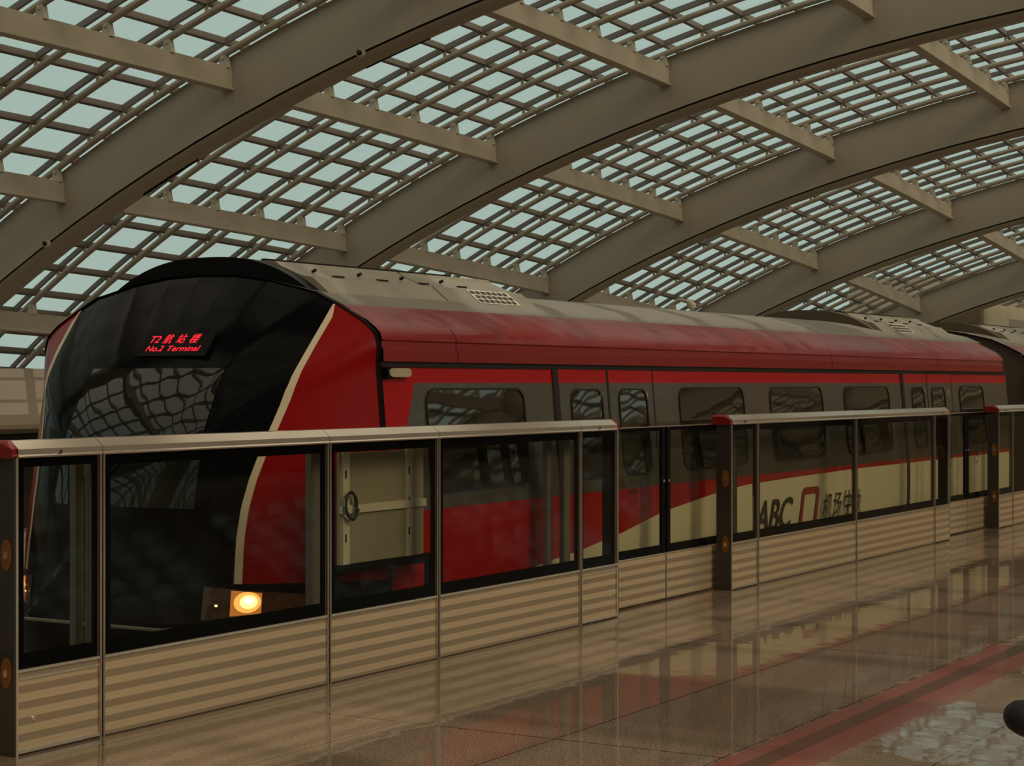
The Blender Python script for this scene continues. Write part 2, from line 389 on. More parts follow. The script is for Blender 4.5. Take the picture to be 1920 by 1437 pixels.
# ------------------------------------------------------------------ far service room
t = thing('service_room', 'pale box-shaped service room beyond the far end of the train', 'room', (61, 18.3, 0))
g = MB(); g.box(61, 78, 18.3, 23.1, -1.1, 4.45); g.build('wall', 'wall_brown', t)
g = MB(); g.box(61.05, 78, 18.2, 18.3, -1.0, 4.43); g.build('side_panel', 'room_light', t)['label'] = 'lighter cream side panel'
for y in (20.1, 22.0):
    g = MB(); g.box(61.0 - .01, 61, y, y + .03, 1, 4.42); g.build('joint', 'dark_gap', t)
g = MB(); g.box(64, 76, 18.17, 18.2, 1.5, 4.0); g.build('window', 'beam_paint', t)

# ------------------------------------------------------------------ platform screen
def rail_ring(x, zz=0): return [(x, PF, 1.437), (x, PF - .008, 1.445), (x, PF, 1.453), (x, PF, 1.480), (x, PF + .05, 1.520), (x, PF + .155, 1.520), (x, PF + .165, 1.510), (x, PF + .165, 1.437)]
PH = 0.41
def oval(g, cx, cy, cz, rx, rz, axis, n=20, th=.004, ring=False):
    pts = [(math.cos(2*PI*k/n) * rx, math.sin(2*PI*k/n) * rz) for k in range(n)]
    if axis == 'x': P = lambda a, b_, d: (cx - d, cy + a, cz + b_)
    else: P = lambda a, b_, d: (cx + a, cy - d, cz + b_)
    if ring:
        vs = [P(a, b_, th) for a, b_ in pts] + [P(a * .88, b_ * .90, th) for a, b_ in pts]
        g.add(vs, [(k, (k+1) % n, n + (k+1) % n, n + k) for k in range(n)])
    else:
        g.loft([[P(a, b_, 0) for a, b_ in pts], [P(a, b_, th) for a, b_ in pts]])
def glass_unit(t, xa, xb, y, z0, z1, border, name='glass_pane', gm='screen_glass', bb=None):
    g = MB(); g.add([(xa, y, z0), (xb, y, z0), (xb, y, z1), (xa, y, z1)], [(0, 1, 2, 3)])
    p = g.build(name, gm, t)
    bb = border if bb is None else bb
    g = MB(); yf = y - .004
    for (a, b_, c0, d0) in ((xa, xb, z1 - border, z1), (xa, xb, z0, z0 + bb), (xa, xa + border, z0 + bb, z1 - border), (xb - border, xb, z0 + bb, z1 - border)):
        g.add([(a, yf, c0), (b_, yf, c0), (b_, yf, d0), (a, yf, d0)], [(0, 1, 2, 3)])
    fr = g.build('border', 'frit', t); fr.parent = p; return p
def section(xs, label, left_post=True):
    t = thing('platform_screen', label, 'platform screen', (xs[0], PF + .1, 0), 'fixed sections of the platform screen')
    for k, (xa, xb) in enumerate(zip(xs, xs[1:])):
        g = MB(); g.box(xa + .02, xb - .02, PF + .012, PF + .035, .006, PH - .006); kp = g.build('kick_panel', 'kick_striped', t)
        edge = k in (0, len(xs) - 2)
        for za, zb in ((PH - .008, PH + .006),) + (((PH - .045, PH - .033), (.012, .028)) if edge else ()):
            g = MB(); g.box(xa + .015, xb - .015, PF, PF + .03, za, zb); g.build('edge_strip', 'rail_steel', t)
        if edge:
            x = xa + .12 if k == 0 else xb - .12
            g = MB(); g.tube([(x, PF + .012, .17), (x, PF + .004, .17)], .011, 12); l = g.build('lock', 'rail_steel', t); l.parent = kp; l.location = l.location
            g = MB(); x = (xa + xb)/2; g.tube([(x, PF + .002, 1.462), (x, PF - .006, 1.462)], .009, 12); g.build('lock', 'dark_steel', t)
        glass_unit(t, xa + .02, xb - .02, PF + .02, PH + .006, 1.437, .055 if not edge else .045, bb=.075)
        g = MB(); g.loft([rail_ring(xa + .003), rail_ring(xb - .003)]); g.build('top_rail', 'rail_steel', t)
        g = MB(); g.box(xa - .004, xa + .004, PF + .004, PF + .155, 1.44, 1.476); g.build('joint', 'dark_gap', t)
    for k, x in enumerate(xs):
        g = MB()
        if 0 < k < len(xs) - 1:
            g.box(x - .019, x - .006, PF, PF + .05, .0, 1.437); g.box(x + .006, x + .019, PF, PF + .05, .0, 1.437); g.build('mullion', 'brushed_steel', t)
            g = MB(); g.box(x - .006, x + .006, PF + .012, PF + .05, .0, 1.437); g.build('joint', 'dark_gap', t)
        else:
            sg = 1 if k == 0 else -1
            g.box(min(x, x + sg * .014), max(x, x + sg * .014), PF, PF + .03, 0, 1.437); g.build('mullion', 'rail_steel', t)
            g = MB(); g.box(min(x - sg * .012, x), max(x - sg * .012, x), PF + .002, PF + .14, 0, 1.437); ep = g.build('end_post', 'dark_steel', t)
            if k == 0:
                for zc in (.97, .40):
                    g = MB(); oval(g, x - .012, PF + .055, zc, .034, .075, 'x'); s1 = g.build('sticker', 'orange_sticker', ep); s1['label'] = 'orange oval sticker'
                    g = MB(); oval(g, x - .016, PF + .055, zc, .014, .02, 'x', 12); g.build('sensor', 'brushed_steel', ep)
            g = MB(); o1, o2 = x - sg * .03, x + sg * .012
            g.loft([[(o1, a + (.012 if b_ > 1.5 else 0), b_ - (.012 if b_ > 1.5 else 0)) for _, a, b_ in rail_ring(0)], [(x - sg * .012, a, b_ + .004) for _, a, b_ in rail_ring(0)], [(o2, a, b_ + .004) for _, a, b_ in rail_ring(0)]])
            g.build('end_cap', 'red_cap', t)['label'] = 'red end cap of the top rail'
    return t
A = [6.487, 7.08, 9.014, 10.21, 12.14, 12.736]
B = [14.857, 15.435, 17.92, 20.406, 20.95]
C = [22.89, 23.52, 26.0, 28.5, 29.1]
section([-2.0, -1.4, .5, 1.7, 3.6, 4.2], 'platform screen section out of the picture to the left')
section(A, 'steel and glass platform screen section nearest the viewer, in front of the train nose')
section(B, 'steel and glass platform screen section in the middle distance, in front of the white lettering')
section(C, 'steel and glass platform screen section farthest away at the right edge')
b = MB(); b.box(80, 80.4, -26, 30, -1.3, 6.5); struct(b.build('wall_end_blocker', 'wall_brown'))  # unseen, added to block the sky mirrored in the screen glass
# grey-dark sill under the screens
for xa, xb in ((-2, 4.2), (A[0], A[-1]), (B[0], B[-1]), (C[0], C[-1])):
    g = MB(); g.box(xa, xb, PF + .02, PF + .155, .0, .018); struct(g.build('trim_sill', 'dark_steel'))

GY = 6.83
def gate(x0, x1, hinge, label):
    t = thing('sliding_gate', label, 'sliding gate', (x0, GY, 0), 'sliding gates of the platform screen')
    g = MB(); g.box(x0 + .005, x1 - .005, GY, GY + .025, .015, .385); kp = g.build('kick_panel', 'kick_striped', t)
    for za, zb in ((.385, .395), (1.437, 1.445)):
        g = MB(); g.box(x0, x1, GY - .003, GY + .03, za, zb); g.build('edge_strip', 'rail_steel', t)
    for xa, xb in ((x0, x0 + .006), (x1 - .006, x1)):
        g = MB(); g.box(xa, xb, GY - .003, GY + .02, .015, .385); g.build('edge_strip', 'rail_steel', t)
    p = glass_unit(t, x0, x1, GY + .005, .395, 1.437, .03, bb=.07)
    g = MB(); xm = x1 if hinge < 0 else x0; a, b_ = (xm - .07, xm - .006) if hinge < 0 else (xm + .006, xm + .07)
    g.box(a, b_, GY - .004, GY + .02, .015 if False else .395, 1.437); g.build('stile', 'train_black', t)
    cx = x0 + .42 if hinge < 0 else x1 - .42
    cx = x0 + .45 if hinge < 0 else x1 - .60
    g = MB(); cz = .93
    oval(g, cx, GY + .001, cz - .01, .085, .10, 'y', 24, .004, ring=True)
    for sg in (-1, 1): g.add([(cx + sg * .066, GY - .006, cz), (cx + sg * .012, GY - .006, cz + .034), (cx + sg * .012, GY - .006, cz - .034)], [(0, 1, 2)])
    g.build('warning_sticker', 'sticker_black', t)
    g = MB(); g.tube([((a + b_) / 2, GY - .003, .99), ((a + b_) / 2, GY - .010, .99)], .012, 12); g.build('lock', 'rail_steel', t)
gate(12.90, 13.94, -1, 'left sliding glass gate of the near doorway in the platform screen')
gate(13.96, 15.06, 1, 'right sliding glass gate of the near doorway, beside the middle screen section')
gate(21.1, 22.18, -1, 'left sliding glass gate of the far doorway in the platform screen')
gate(22.20, 23.2, 1, 'right sliding glass gate of the far doorway in the platform screen')
gate(4.4, 5.34, -1, 'left sliding gate of the doorway out of the picture')
gate(5.36, 6.6, 1, 'right sliding gate of the doorway out of the picture, beside the left end cap')

# frames and cabinets behind the glass
def post(xa, xb, lab, z0=.15, z1=1.40, m='post_grey'):
    g = MB(); g.box(xa, xb, PF + .235, PF + .275, z0, z1); g.box(xa - .01, xb + .01, PF + .22, PF + .29, 0, z0)
    tag(g.build('support_post', m), lab, 'post')
post(7.13, 7.19, 'thin grey post behind the first narrow glass pane, left of two'); post(7.24, 7.29, 'thin grey post behind the first narrow glass pane, right of two')
post(9.14, 9.28, 'grey post behind the wide first pane, beside the headlight')
post(12.30, 12.40, 'grey post behind the last narrow pane of the near screen section')
post(12.05, 12.11, 'slim grey post behind the fourth pane of the near screen section')
post(15.42, 15.50, 'grey post behind the first narrow pane of the middle screen section')
t = thing('equipment_panel', 'greenish beige backing panel behind the third glass pane', 'panel', (9.97, PF + .27, 0))
g = MB(); g.box(9.47, 10.42, PF + .26, PF + .28, .66, 1.36); g.build('board', 'panel_green', t)
for x in (9.49, 10.20):
    g = MB(); g.box(x, x + .07, PF + .245, PF + .26, .62, 1.38)
    for z in (.8, 1.0, 1.2): g.box(x + .02, x + .035, PF + .243, PF + .246, z, z + .05, 1)
    g.build('upright', ['room_light', 'dark_gap'], t)
g = MB(); g.box(9.47, 10.42, PF + .235, PF + .26, .98, 1.03); g.build('shelf', 'room_light', t)
g = MB(); g.box(9.40, 10.50, PF + .24, PF + .285, .60, .66); g.build('base', 'train_black', t)
for x in (9.42, 10.46):
    g = MB(); g.box(x, x + .03, PF + .24, PF + .28, 0, .62); g.build('leg', 'train_black', t)
g = MB(); pts = []
for k in range(60):
    a = 2 * PI * k / 20; pts.append((9.53 + .06 * math.cos(a) + .012 * math.sin(k / 9), PF + .225 - .0005 * k, 1.03 + .085 * math.sin(a) + .006 * math.sin(k)))
g.tube(pts, .007, 6); tag(g.build('cable', 'cable_black'), 'coiled black cable hanging behind the third glass pane', 'cable')

# ------------------------------------------------------------------ train
YT = 8.64
OUT = [(1.50, -.7), (1.56, .0), (1.59, .5), (1.59, .93), (1.50, 1.93), (1.51, 2.05), (1.48, 2.14), (1.38, 2.22), (1.18, 2.33), (.99, 2.42), (.6, 2.51), (.3, 2.55), (0, 2.56)]
def half_w(z):
    for (a, b_), (c1, d) in zip(OUT, OUT[1:]):
        if b_ <= z <= d: return a + (c1 - a) * (z - b_) / (d - b_) if d > b_ else a
    return OUT[0][0] if z < -.7 else 0.0
def roof_z(s):
    s = abs(s)
    for (a, b_), (c1, d) in zip(OUT[5:], OUT[6:]):
        if c1 <= s <= a: return b_ + (d - b_) * (a - s) / (a - c1)
    return 2.1
def rho(s, z):
    s = abs(s); dz = z - 1.0; best = 0
    for (a, b_), (c1, d) in zip(OUT, OUT[1:]):
        b_ -= 1; d -= 1; ex, ey = c1 - a, d - b_; den = s * ey - dz * ex
        if abs(den) < 1e-9: continue
        t_ = (a * ey - b_ * ex) / den; px, py = t_ * s - a, t_ * dz - b_; k = (px * ex + py * ey) / (ex * ex + ey * ey)
        if t_ > 0 and -1e-6 <= k <= 1 + 1e-6: best = max(best, 1 / t_)
    return best
XS = 10.22
def nose_x(s, z, off=0.0):
    if z < 0.2: zz = .2
    else: zz = z
    r = min(rho(s, max(z, .2)), 1.0)
    if z < .2: r = min(1.0, abs(s) / half_w(.2))
    c0 = 9.16 + .225 * (zz - .38)
    if z < .2: c0 += (.2 - z) * .15
    return c0 + (XS - c0) * r**2.6 - off
SWP = [(.5, .92), (.8, .912), (1.0, .92), (1.17, .94), (1.34, .975), (1.48, 1.01), (1.8, 1.09), (2.0, 1.12), (2.2, 1.14), (2.34, 1.15)]
def sw(z):
    for (a, b_), (c1, d) in zip(SWP, SWP[1:]):
        if a <= z <= c1: return b_ + (d - b_) * (z - a) / (c1 - a)
    return SWP[0][1] if z < .5 else SWP[-1][1]
def nose_patch(s0, s1, z0, z1, ns, nz, off=0.0, thick=0.0):
    """surface patch over the nose; s0, s1 are functions of z"""
    g = MB(); vs = []; zs = [z0 + (z1 - z0) * k / nz for k in range(nz + 1)]
    for z in zs:
        a, b_ = s0(z), s1(z)
        for j in range(ns + 1):
            s = a + (b_ - a) * j / ns; vs.append((nose_x(s, z, off), YT + s, z))
    n = ns + 1
    g.add(vs, [(i*n + j, i*n + j + 1, (i+1)*n + j + 1, (i+1)*n + j) for i in range(nz) for j in range(ns)])
    if thick:
        vs2 = []
        for i, z in enumerate(zs):
            for j in (0, ns): p = vs[i*n + j]; vs2 += [p, (p[0] + thick, p[1], p[2])]
        g.add(vs2, [(4*i, 4*i + 1, 4*i + 5, 4*i + 4) for i in range(nz)] + [(4*i + 2, 4*i + 6, 4*i + 7, 4*i + 3) for i in range(nz)])
    return g
def side_strip(xs, lo, hi, off=0.0, nz=6, sgn=-1):
    g = MB(); vs = []; n = nz + 1
    brk = [0.0, .5, .93]
    for x in xs:
        a, b_ = lo(x), hi(x)
        for k in range(n):
            z = a + (b_ - a) * k / nz; vs.append((x, YT + sgn * (half_w(z) + off), z))
    m = len(xs)
    g.add(vs, [(i*n + j, (i+1)*n + j, (i+1)*n + j + 1, i*n + j + 1) if sgn < 0 else (i*n + j, i*n + j + 1, (i+1)*n + j + 1, (i+1)*n + j) for i in range(m - 1) for j in range(nz)])
    return g
SWO = [(10.2, -.3), (11.0, .15), (11.6, .32), (12.2, .42), (12.9, .49), (13.55, .57), (14.33, .70), (15.48, .81), (16.14, .85), (17.45, .87), (18.95, .885), (60, .89)]
def swoosh(x):
    for (a, b_), (c1, d) in zip(SWO, SWO[1:]):
        if a <= x <= c1:
            return b_ + (d - b_) * (x - a) / (c1 - a)
    return .89
K = lambda v: (lambda x: v)
def rrect(x0, x1, z0, z1, r, n=5):
    pts = []
    for (cx, cz, a0) in ((x1 - r, z1 - r, 0), (x0 + r, z1 - r, 90), (x0 + r, z0 + r, 180), (x1 - r, z0 + r, 270)):
        for k in range(n + 1):
            a = math.radians(a0 + 90 * k / n); pts.append((cx + r * math.cos(a), cz + r * math.sin(a)))
    return pts
def train_window(par, x0, x1, z0, z1, off, name='window', r=.10):
    P = lambda x, z, o: (x, YT - (half_w(z) + o), z)
    pts = rrect(x0, x1, z0, z1, r); n = len(pts)
    g = MB(); g.add([P(x, z, off) for x, z in pts], [tuple(range(n - 1, -1, -1))]); w = g.build(name, 'train_window', par)
    cx, cz = (x0 + x1)/2, (z0 + z1)/2
    outp = rrect(x0 - .014, x1 + .014, z0 - .014, z1 + .014, r + .012)
    g = MB(); g.loft([[P(x, z, off) for x, z in outp], [P(x, z, off + .008) for x, z in outp], [P(x, z, off + .008) for x, z in pts], [P(x, z, off) for x, z in pts]], caps=False)
    g.build('window_frame', 'seal', w)
def door_leaf(t, x0, x1, win, off=.006):
    z = [-.6, 0, .45, .93]
    g = MB(); n = 8
    def band(lo, hi, mi):
        h = side_strip([x0 + (x1 - x0) * k / n for k in range(n + 1)], lo, hi, off, 4)
        g.add(h.v, h.f, mi)
    band(K(-.6), swoosh, 2); band(swoosh, K(.93), 1); band(K(.93), K(1.80), 0); band(K(1.80), K(1.925), 1)
    d = g.build('door', ['train_grey', 'train_red', 'train_beige'], t)
    train_window(d, win[0], win[1], 1.05, 1.74, off + .003, r=.09)
    g = MB(); 
    oval(g, (x0 + x1)/2 if False else x1 - .12 if win[0] - x0 < .3 else x0 + .1, YT - half_w(1.7) - off, 1.68, .018, .045, 'y', 14, .006); g.build('lock', 'rail_steel', d)
def fairing(t, x0, x1, split, grille, mvis='train_black'):
    vprof = [(.95 - 1.9 * k / 40, 2.405 + .288 * (1 - abs(1 - k / 20)**2.5)) for k in range(41)]; vfull = [(s, z) for s, z in vprof] + [(-.9, 2.30), (.9, 2.30)]
    prof = [(1.0, 2.41), (.84, 2.535), (.77, 2.545), (.72, 2.56), (.56, 2.625), (.52, 2.655), (.40, 2.665), (0, 2.69)]
    full = [(-s, z) for s, z in prof] + [(s, z) for s, z in reversed(prof[:-1])] + [(.9, 2.30), (-.9, 2.30)]
    def ring(x, k=1.0, dz=0.0): return [(x, YT + s * k, 2.30 + (z - 2.30) * (1.0 if dz == 0 else dz)) for s, z in full]
    for a, b_ in ((x0 + .06, split - .012), (split + .012, x1)):
        g = MB(); rr = [ring(a), ring(b_ - .22), ring(b_, .97, .62)] if b_ == x1 else [ring(a), ring(b_)]
        g.loft(rr); g.build('roof_fairing', 'fairing', t)
    g = MB(); g.loft([[(x, YT + s, z) for s, z in vfull] for x in (x0 - .06, x0 + .06)])
    g.build('visor', mvis, t)
    g = MB(); g.box(split - .03, split + .03, YT - .98, YT + .98, 2.3, 2.42); g.build('joint', 'dark_gap', t)
    # dark lid edge and bolts
    g = MB()
    for x in [x0 + .3 + .55 * k for k in range(int((x1 - x0 - .5) / .55))]:
        g.tube([(x, YT - .66, 2.59), (x, YT - .69, 2.60)], .012, 8); g.box(x + .15, x + .27, YT - .745, YT - .715, 2.552, 2.566)
    g.box(x0 + .1, x1 - .6, YT - .40, YT - .36, 2.665, 2.68)
    g.build('bolt', 'dark_gap', t)
    # vent grille on the sloping near face
    gx0, gx1 = grille; nn = Vector((0, -.125, .16)).normalized()
    def pf(x, u, o): # u 0..1 up the face
        s = 1.0 + (.84 - 1.0) * u; z = 2.41 + .125 * u; return (x, YT - s - o * .62, z + o * .78)
    g = MB(); g.add([pf(gx0, .08, .004), pf(gx1, .08, .004), pf(gx1, .95, .004), pf(gx0, .95, .004)], [(0, 1, 2, 3)]); gr = g.build('vent_grille', 'room_light', t)
    g = MB()
    for r in range(3):
        for k in range(7):
            w = (gx1 - gx0) / 7.5; xa = gx0 + .02 + w * k + (.02 if r % 2 else 0); u0 = .14 + .27 * r
            if xa + w * .74 > gx1 - .01: continue
            g.add([pf(xa, u0, .007), pf(xa + w * .74, u0, .007), pf(xa + w * .74, u0 + .19, .007), pf(xa, u0 + .19, .007)], [(0, 1, 2, 3)])
    g.build('vent_hole', 'dark_gap', t).parent = gr
def body(t, x0, x1, first, dgaps, doors, wins):
    L = lambda a, b_, n: [a + (b_ - a) * k / n for k in range(n + 1)]
    xs = L(x0, x1, 60)
    side_strip(xs, K(-.7), swoosh, nz=10).build('lower_panel', 'train_beige', t)
    side_strip(xs, swoosh, K(.93), nz=8).build('swoosh_stripe', 'train_red', t)
    if first:
        edge = lambda z: 10.65 + (z - 1.8) * .42
        g = MB(); zz = L(.93, 1.80, 8)
        g.add([p for z in zz for p in ((x0, YT - half_w(z), z), (edge(z), YT - half_w(z), z))], [(2*i, 2*i + 1, 2*i + 3, 2*i + 2) for i in range(8)])
        g.build('side_panel', 'train_red', t)
        g = MB(); vs = []
        cols = 20
        for z in zz:
            for k in range(cols + 1): vs.append((edge(z) + (x1 - edge(z)) * k / cols, YT - half_w(z), z))
        g.add(vs, [(i*(cols+1) + j, i*(cols+1) + j + 1, (i+1)*(cols+1) + j + 1, (i+1)*(cols+1) + j) for i in range(8) for j in range(cols)])
        g.build('window_band', 'train_grey', t)
    else:
        side_strip(xs, K(.93), K(1.80), nz=4).build('window_band', 'train_grey', t)
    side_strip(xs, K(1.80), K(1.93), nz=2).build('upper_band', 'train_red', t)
    # gutter line; black strip paints the shadow gap under the cantrail
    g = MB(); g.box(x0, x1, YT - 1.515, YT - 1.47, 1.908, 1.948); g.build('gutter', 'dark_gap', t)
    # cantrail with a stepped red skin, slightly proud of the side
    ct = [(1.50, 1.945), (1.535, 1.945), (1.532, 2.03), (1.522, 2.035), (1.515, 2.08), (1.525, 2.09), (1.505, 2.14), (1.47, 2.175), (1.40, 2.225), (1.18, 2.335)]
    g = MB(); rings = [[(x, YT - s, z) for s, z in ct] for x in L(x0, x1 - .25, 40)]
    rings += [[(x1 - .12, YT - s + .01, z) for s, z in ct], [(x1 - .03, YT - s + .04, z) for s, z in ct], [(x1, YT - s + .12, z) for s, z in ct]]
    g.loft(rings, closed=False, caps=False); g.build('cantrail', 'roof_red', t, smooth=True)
    g = MB()
    for x in ([XS + .95] if first else []) + [x0 + (x1 - x0) * .56, x0 + (x1 - x0) * .8]:
        g = MB(); g.loft([[(x + k, YT - s - .002, z + .001) for s, z in ct[1:8]] for k in (0, .008)], closed=False, caps=False); g.build('joint', 'dark_gap', t)
    rp = [(1.18, 2.335), (.99, 2.42), (.6, 2.51), (.3, 2.55), (0, 2.56)]; rp = [(-s, z) for s, z in rp] + [(s, z) for s, z in reversed(rp[:-1])]
    g = MB(); g.loft([[(x, YT + s, z) for s, z in rp] for x in L(x0, x1, 40)], closed=False, caps=False); g.build('roof', 'roof_grey', t, smooth=True)
    g = MB(); far = [(s, z) for s, z in OUT[:9]]
    g.loft([[(x, YT + s, z) for s, z in far] for x in (x0, x1)], closed=False, caps=False); g.build('far_side', 'train_red', t)
    prof = [(-s, z) for s, z in OUT] + [(s, z) for s, z in reversed(OUT[:-1])]
    g = MB(); g.add([(x1 - .02, YT + s * .985, z - .01) for s, z in prof], [tuple(range(len(prof)))]); 
    if not first: g.build('end_wall', 'end_brown', t); g = MB(); g.add([(x0 + .06, YT + s * .985, z - .01) for s, z in prof], [tuple(range(len(prof) - 1, -1, -1))])
    g.build('end_wall', 'end_brown', t)
    g = MB(); g.box(x0, x1, YT - 1.4, YT + 1.4, -.85, -.7); g.build('underframe', 'train_black', t)
    for x, w in dgaps:
        g = side_strip([x - w/2, x + w/2], K(-.6), K(1.93), .009, 8); g.build('door_seal', 'dark_gap', t)
    for a, b_, wv in doors: door_leaf(t, a, b_, wv)
    for a, b_ in wins: train_window(t, a, b_, 1.05, 1.75, .004)

X1 = 24.9
car = thing('train_car', 'front car of the red and beige airport train with black nose and lit headlights', 'train', (17, YT, -1.1), 'cars of the red train')
body(car, XS + .03, X1, True, [(12.61, .09), (13.47, .035), (14.29, .02), (20.70, .09), (21.57, .02), (22.5, .02)],
     [(12.66, 13.455, (12.84, 13.34)), (13.485, 14.28, (13.65, 14.14)), (20.75, 21.56, (21.0, 21.42)), (21.58, 22.49, (21.72, 22.2))],
     [(10.78, 12.10), (14.80, 16.17), (16.82, 18.17), (18.82, 20.2), (22.82, 23.80)])
fairing(car, 10.33, 13.45, 11.9, (12.36, 12.98))
fairing(car, 21.5, 24.45, 23.15, (22.05, 22.7), 'end_brown')
# nose
g = MB(); 
hw = lambda z: half_w(z)
mk = nose_patch(lambda z: -min(sw(z), half_w(z)) if z < 2.34 else -half_w(z), lambda z: min(sw(z), half_w(z)) if z < 2.34 else half_w(z), .5, 2.34, 60, 60)
zt = [2.34 + (2.56 - 2.34) * (1 - (1 - k / 40)**2) for k in range(41)]
vs = []; n = 61
for z in zt:
    w = half_w(min(z, 2.5599))
    for j in range(n):
        s = -w + 2 * w * j / (n - 1); vs.append((nose_x(s, z), YT + s, z))
mk.add(vs, [(i*n + j, i*n + j + 1, (i+1)*n + j + 1, (i+1)*n + j) for i in range(40) for j in range(n - 1)])
mk.build('nose_mask', 'mask_black', car, smooth=True)
SB = .042
for sg in (-1, 1):
    o1 = lambda z, k=1: sg * min(sw(z), half_w(z)); o2 = lambda z: sg * min(sw(z) + SB * (1 if z < 2.25 else max(0.3, (2.36 - z) / .11)), half_w(z)); o3 = lambda z: sg * half_w(z)
    pp = nose_patch(o1, o2, .5, 2.335, 4, 60, .004, .004); pp.build('white_stripe', 'stripe_white', car, smooth=True)
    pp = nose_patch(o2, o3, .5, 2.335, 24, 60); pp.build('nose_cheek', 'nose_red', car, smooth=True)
pp = nose_patch(lambda z: -half_w(z), lambda z: half_w(z), -.7, .5, 60, 24); pp.build('front_bumper', 'train_black', car, smooth=True)
# seam round the cab
pr = [(-s, z) for s, z in OUT] + [(s, z) for s, z in reversed(OUT[:-1])]
g = MB(); g.loft([[(XS - .012, YT + s * 1.004, z + .006) for s, z in pr], [(XS + .045, YT + s * 1.004, z + .006) for s, z in pr]], closed=False, caps=False)
g.build('cab_seam', 'train_black', car)
pp = nose_patch(lambda z: -.66 + .02 * z, lambda z: .64 - .05 * z, .98, 1.90, 30, 30, .006); pp.build('windscreen', 'windscreen', car, smooth=True)
for a, b_ in (((.30, 1.02), (-.03, 1.34)), ((.22, 1.02), (-.10, 1.36))):
    g = MB(); pts = []
    for k in range(7):
        s = a[0] + (b_[0] - a[0]) * k / 6; z = a[1] + (b_[1] - a[1]) * k / 6; pts.append((nose_x(s, z, .02), YT + s, z))
    g.tube(pts, .008, 6); g.build('wiper', 'rubber', car)
g = MB(); pts = [(nose_x(s, .21, .012), YT + s, .215) for s in [-.8 + .1 * k for k in range(17)]]; g.tube(pts, .012, 6); g.build('bumper_trim', 'post_grey', car)
# headlights
for sg in (-1, 1):
    f1 = lambda z: sg * .76; f2 = lambda z: sg * (1.36)
    hp = MB(); vs = []; ns = 30
    def band(s): # lower and upper edge of the lens
        k = (abs(s) - .76) / .6; return (.27 + .06 * k, .485 - .07 * k)
    for j in range(ns + 1):
        s = sg * (.76 + .6 * j / ns); lo, hi = band(s)
        for i in range(5): z = lo + (hi - lo) * i / 4; vs.append((nose_x(s, z, .010), YT + s, z))
    hp.add(vs, [(j*5 + i, j*5 + i + 1, (j+1)*5 + i + 1, (j+1)*5 + i) for j in range(ns) for i in range(4)])
    hl = hp.build('headlight', 'lens_dark', car, smooth=True)
    hp = MB(); vs = []
    for j in range(13):
        s = sg * (.915 + .155 * j / 12); lo, hi = band(s); lo += .008; hi -= .008
        for i in range(5): z = lo + (hi - lo) * i / 4; vs.append((nose_x(s, z, .014), YT + s, z))
    hp.add(vs, [(j*5 + i, j*5 + i + 1, (j+1)*5 + i + 1, (j+1)*5 + i) for j in range(12) for i in range(4)])
    hp.build('reflector', 'lens_amber', hl)
    def disc(sc, zc, r, o, m, nm, par):
        g = MB(); n = 20; ring = [(nose_x(sg * sc + r * math.cos(2*PI*k/n), zc + r * math.sin(2*PI*k/n), o), YT + sg * sc + r * math.cos(2*PI*k/n), zc + r * math.sin(2*PI*k/n)) for k in range(n)]
        cc = (nose_x(sg * sc, zc, o + .012), YT + sg * sc, zc); g.add(ring + [cc], [(k, (k+1) % n, n) for k in range(n)]); g.build(nm, m, par, smooth=True)
    disc(1.0, .382, .068, .015, 'lens_glow', 'bowl_halo', hl); disc(1.010, .385, .044, .021, 'lamp_hot', 'bulb_glint', hl); disc(1.014, .390, .020, .028, 'lamp_core', 'bulb_glint', hl)  # first disc is an emissive halo painted round the lit bulb
    disc(.845, .37, .05, .014, 'lens_dark', 'bowl_halo', hl); disc(.845, .365, .012, .020, 'lamp_hot', 'bulb_glint', hl)  # tiny emissive disc paints a glint on the dim lamp
    disc(1.17, .385, .04, .014, 'lens_dark', 'bowl_halo', hl)
# destination sign
a = math.atan((nose_x(-.12, 2.15) - nose_x(-.12, 1.99)) / .16); R3 = Matrix(((0, math.sin(a), -math.cos(a)), (-1, 0, 0), (0, math.cos(a), math.sin(a))))
base = Vector((nose_x(-.145, 2.065, .018), YT - .145, 2.065))
def plate(w, h, o, m, nm, par):
    g = MB(); g.add([base + R3 @ Vector(p) for p in ((-w/2, -h/2, o), (w/2, -h/2, o), (w/2, h/2, o), (-w/2, h/2, o), (-w/2, -h/2, o - .01), (w/2, -h/2, o - .01), (w/2, h/2, o - .01), (-w/2, h/2, o - .01))],
       [(0,1,2,3),(7,6,5,4),(0,4,5,1),(1,5,6,2),(2,6,7,3),(3,7,4,0)]); return g.build(nm, m, par)
sg_ = plate(.60, .20, .0, 'train_black', 'destination_sign', car)
def letters(body_, size, pos, m, par, nm, sh=.25, off=0.0, sxx=1.0, width=None, rot=R3, org=None):
    me = text_mesh(body_, size, sh, 0.0, off, sxx)
    xs_ = [v.co.x for v in me.vertices]; x0_ = min(xs_); k = (width / (max(xs_) - x0_)) if width else 1
    for v in me.vertices: v.co = (org if org is not None else base) + rot @ (Vector(((v.co.x - x0_) * k, v.co.y, 0)) + Vector(pos)) - parent_world(par)
    me.materials.clear(); me.materials.append(MATS[m]); o = bpy.data.objects.new(nm, me); COL.objects.link(o); o.parent = par; return o
letters('T2', .085, (-.245, .012, .004), 'led_red', sg_, 'lettering', off=.0005, width=.085)
for k, ch in enumerate('航站楼'): letters(ch, .088, (-.13 + .118 * k, .012, .004), 'led_red', sg_, 'lettering', off=.0003, width=.083)
letters('No.2', .068, (-.245, -.062, .004), 'led_red', sg_, 'lettering', sh=.2, off=.0004, width=.15)
letters('Terminal', .066, (-.055, -.062, .004), 'led_red', sg_, 'lettering', sh=.2, off=.0004, width=.285)
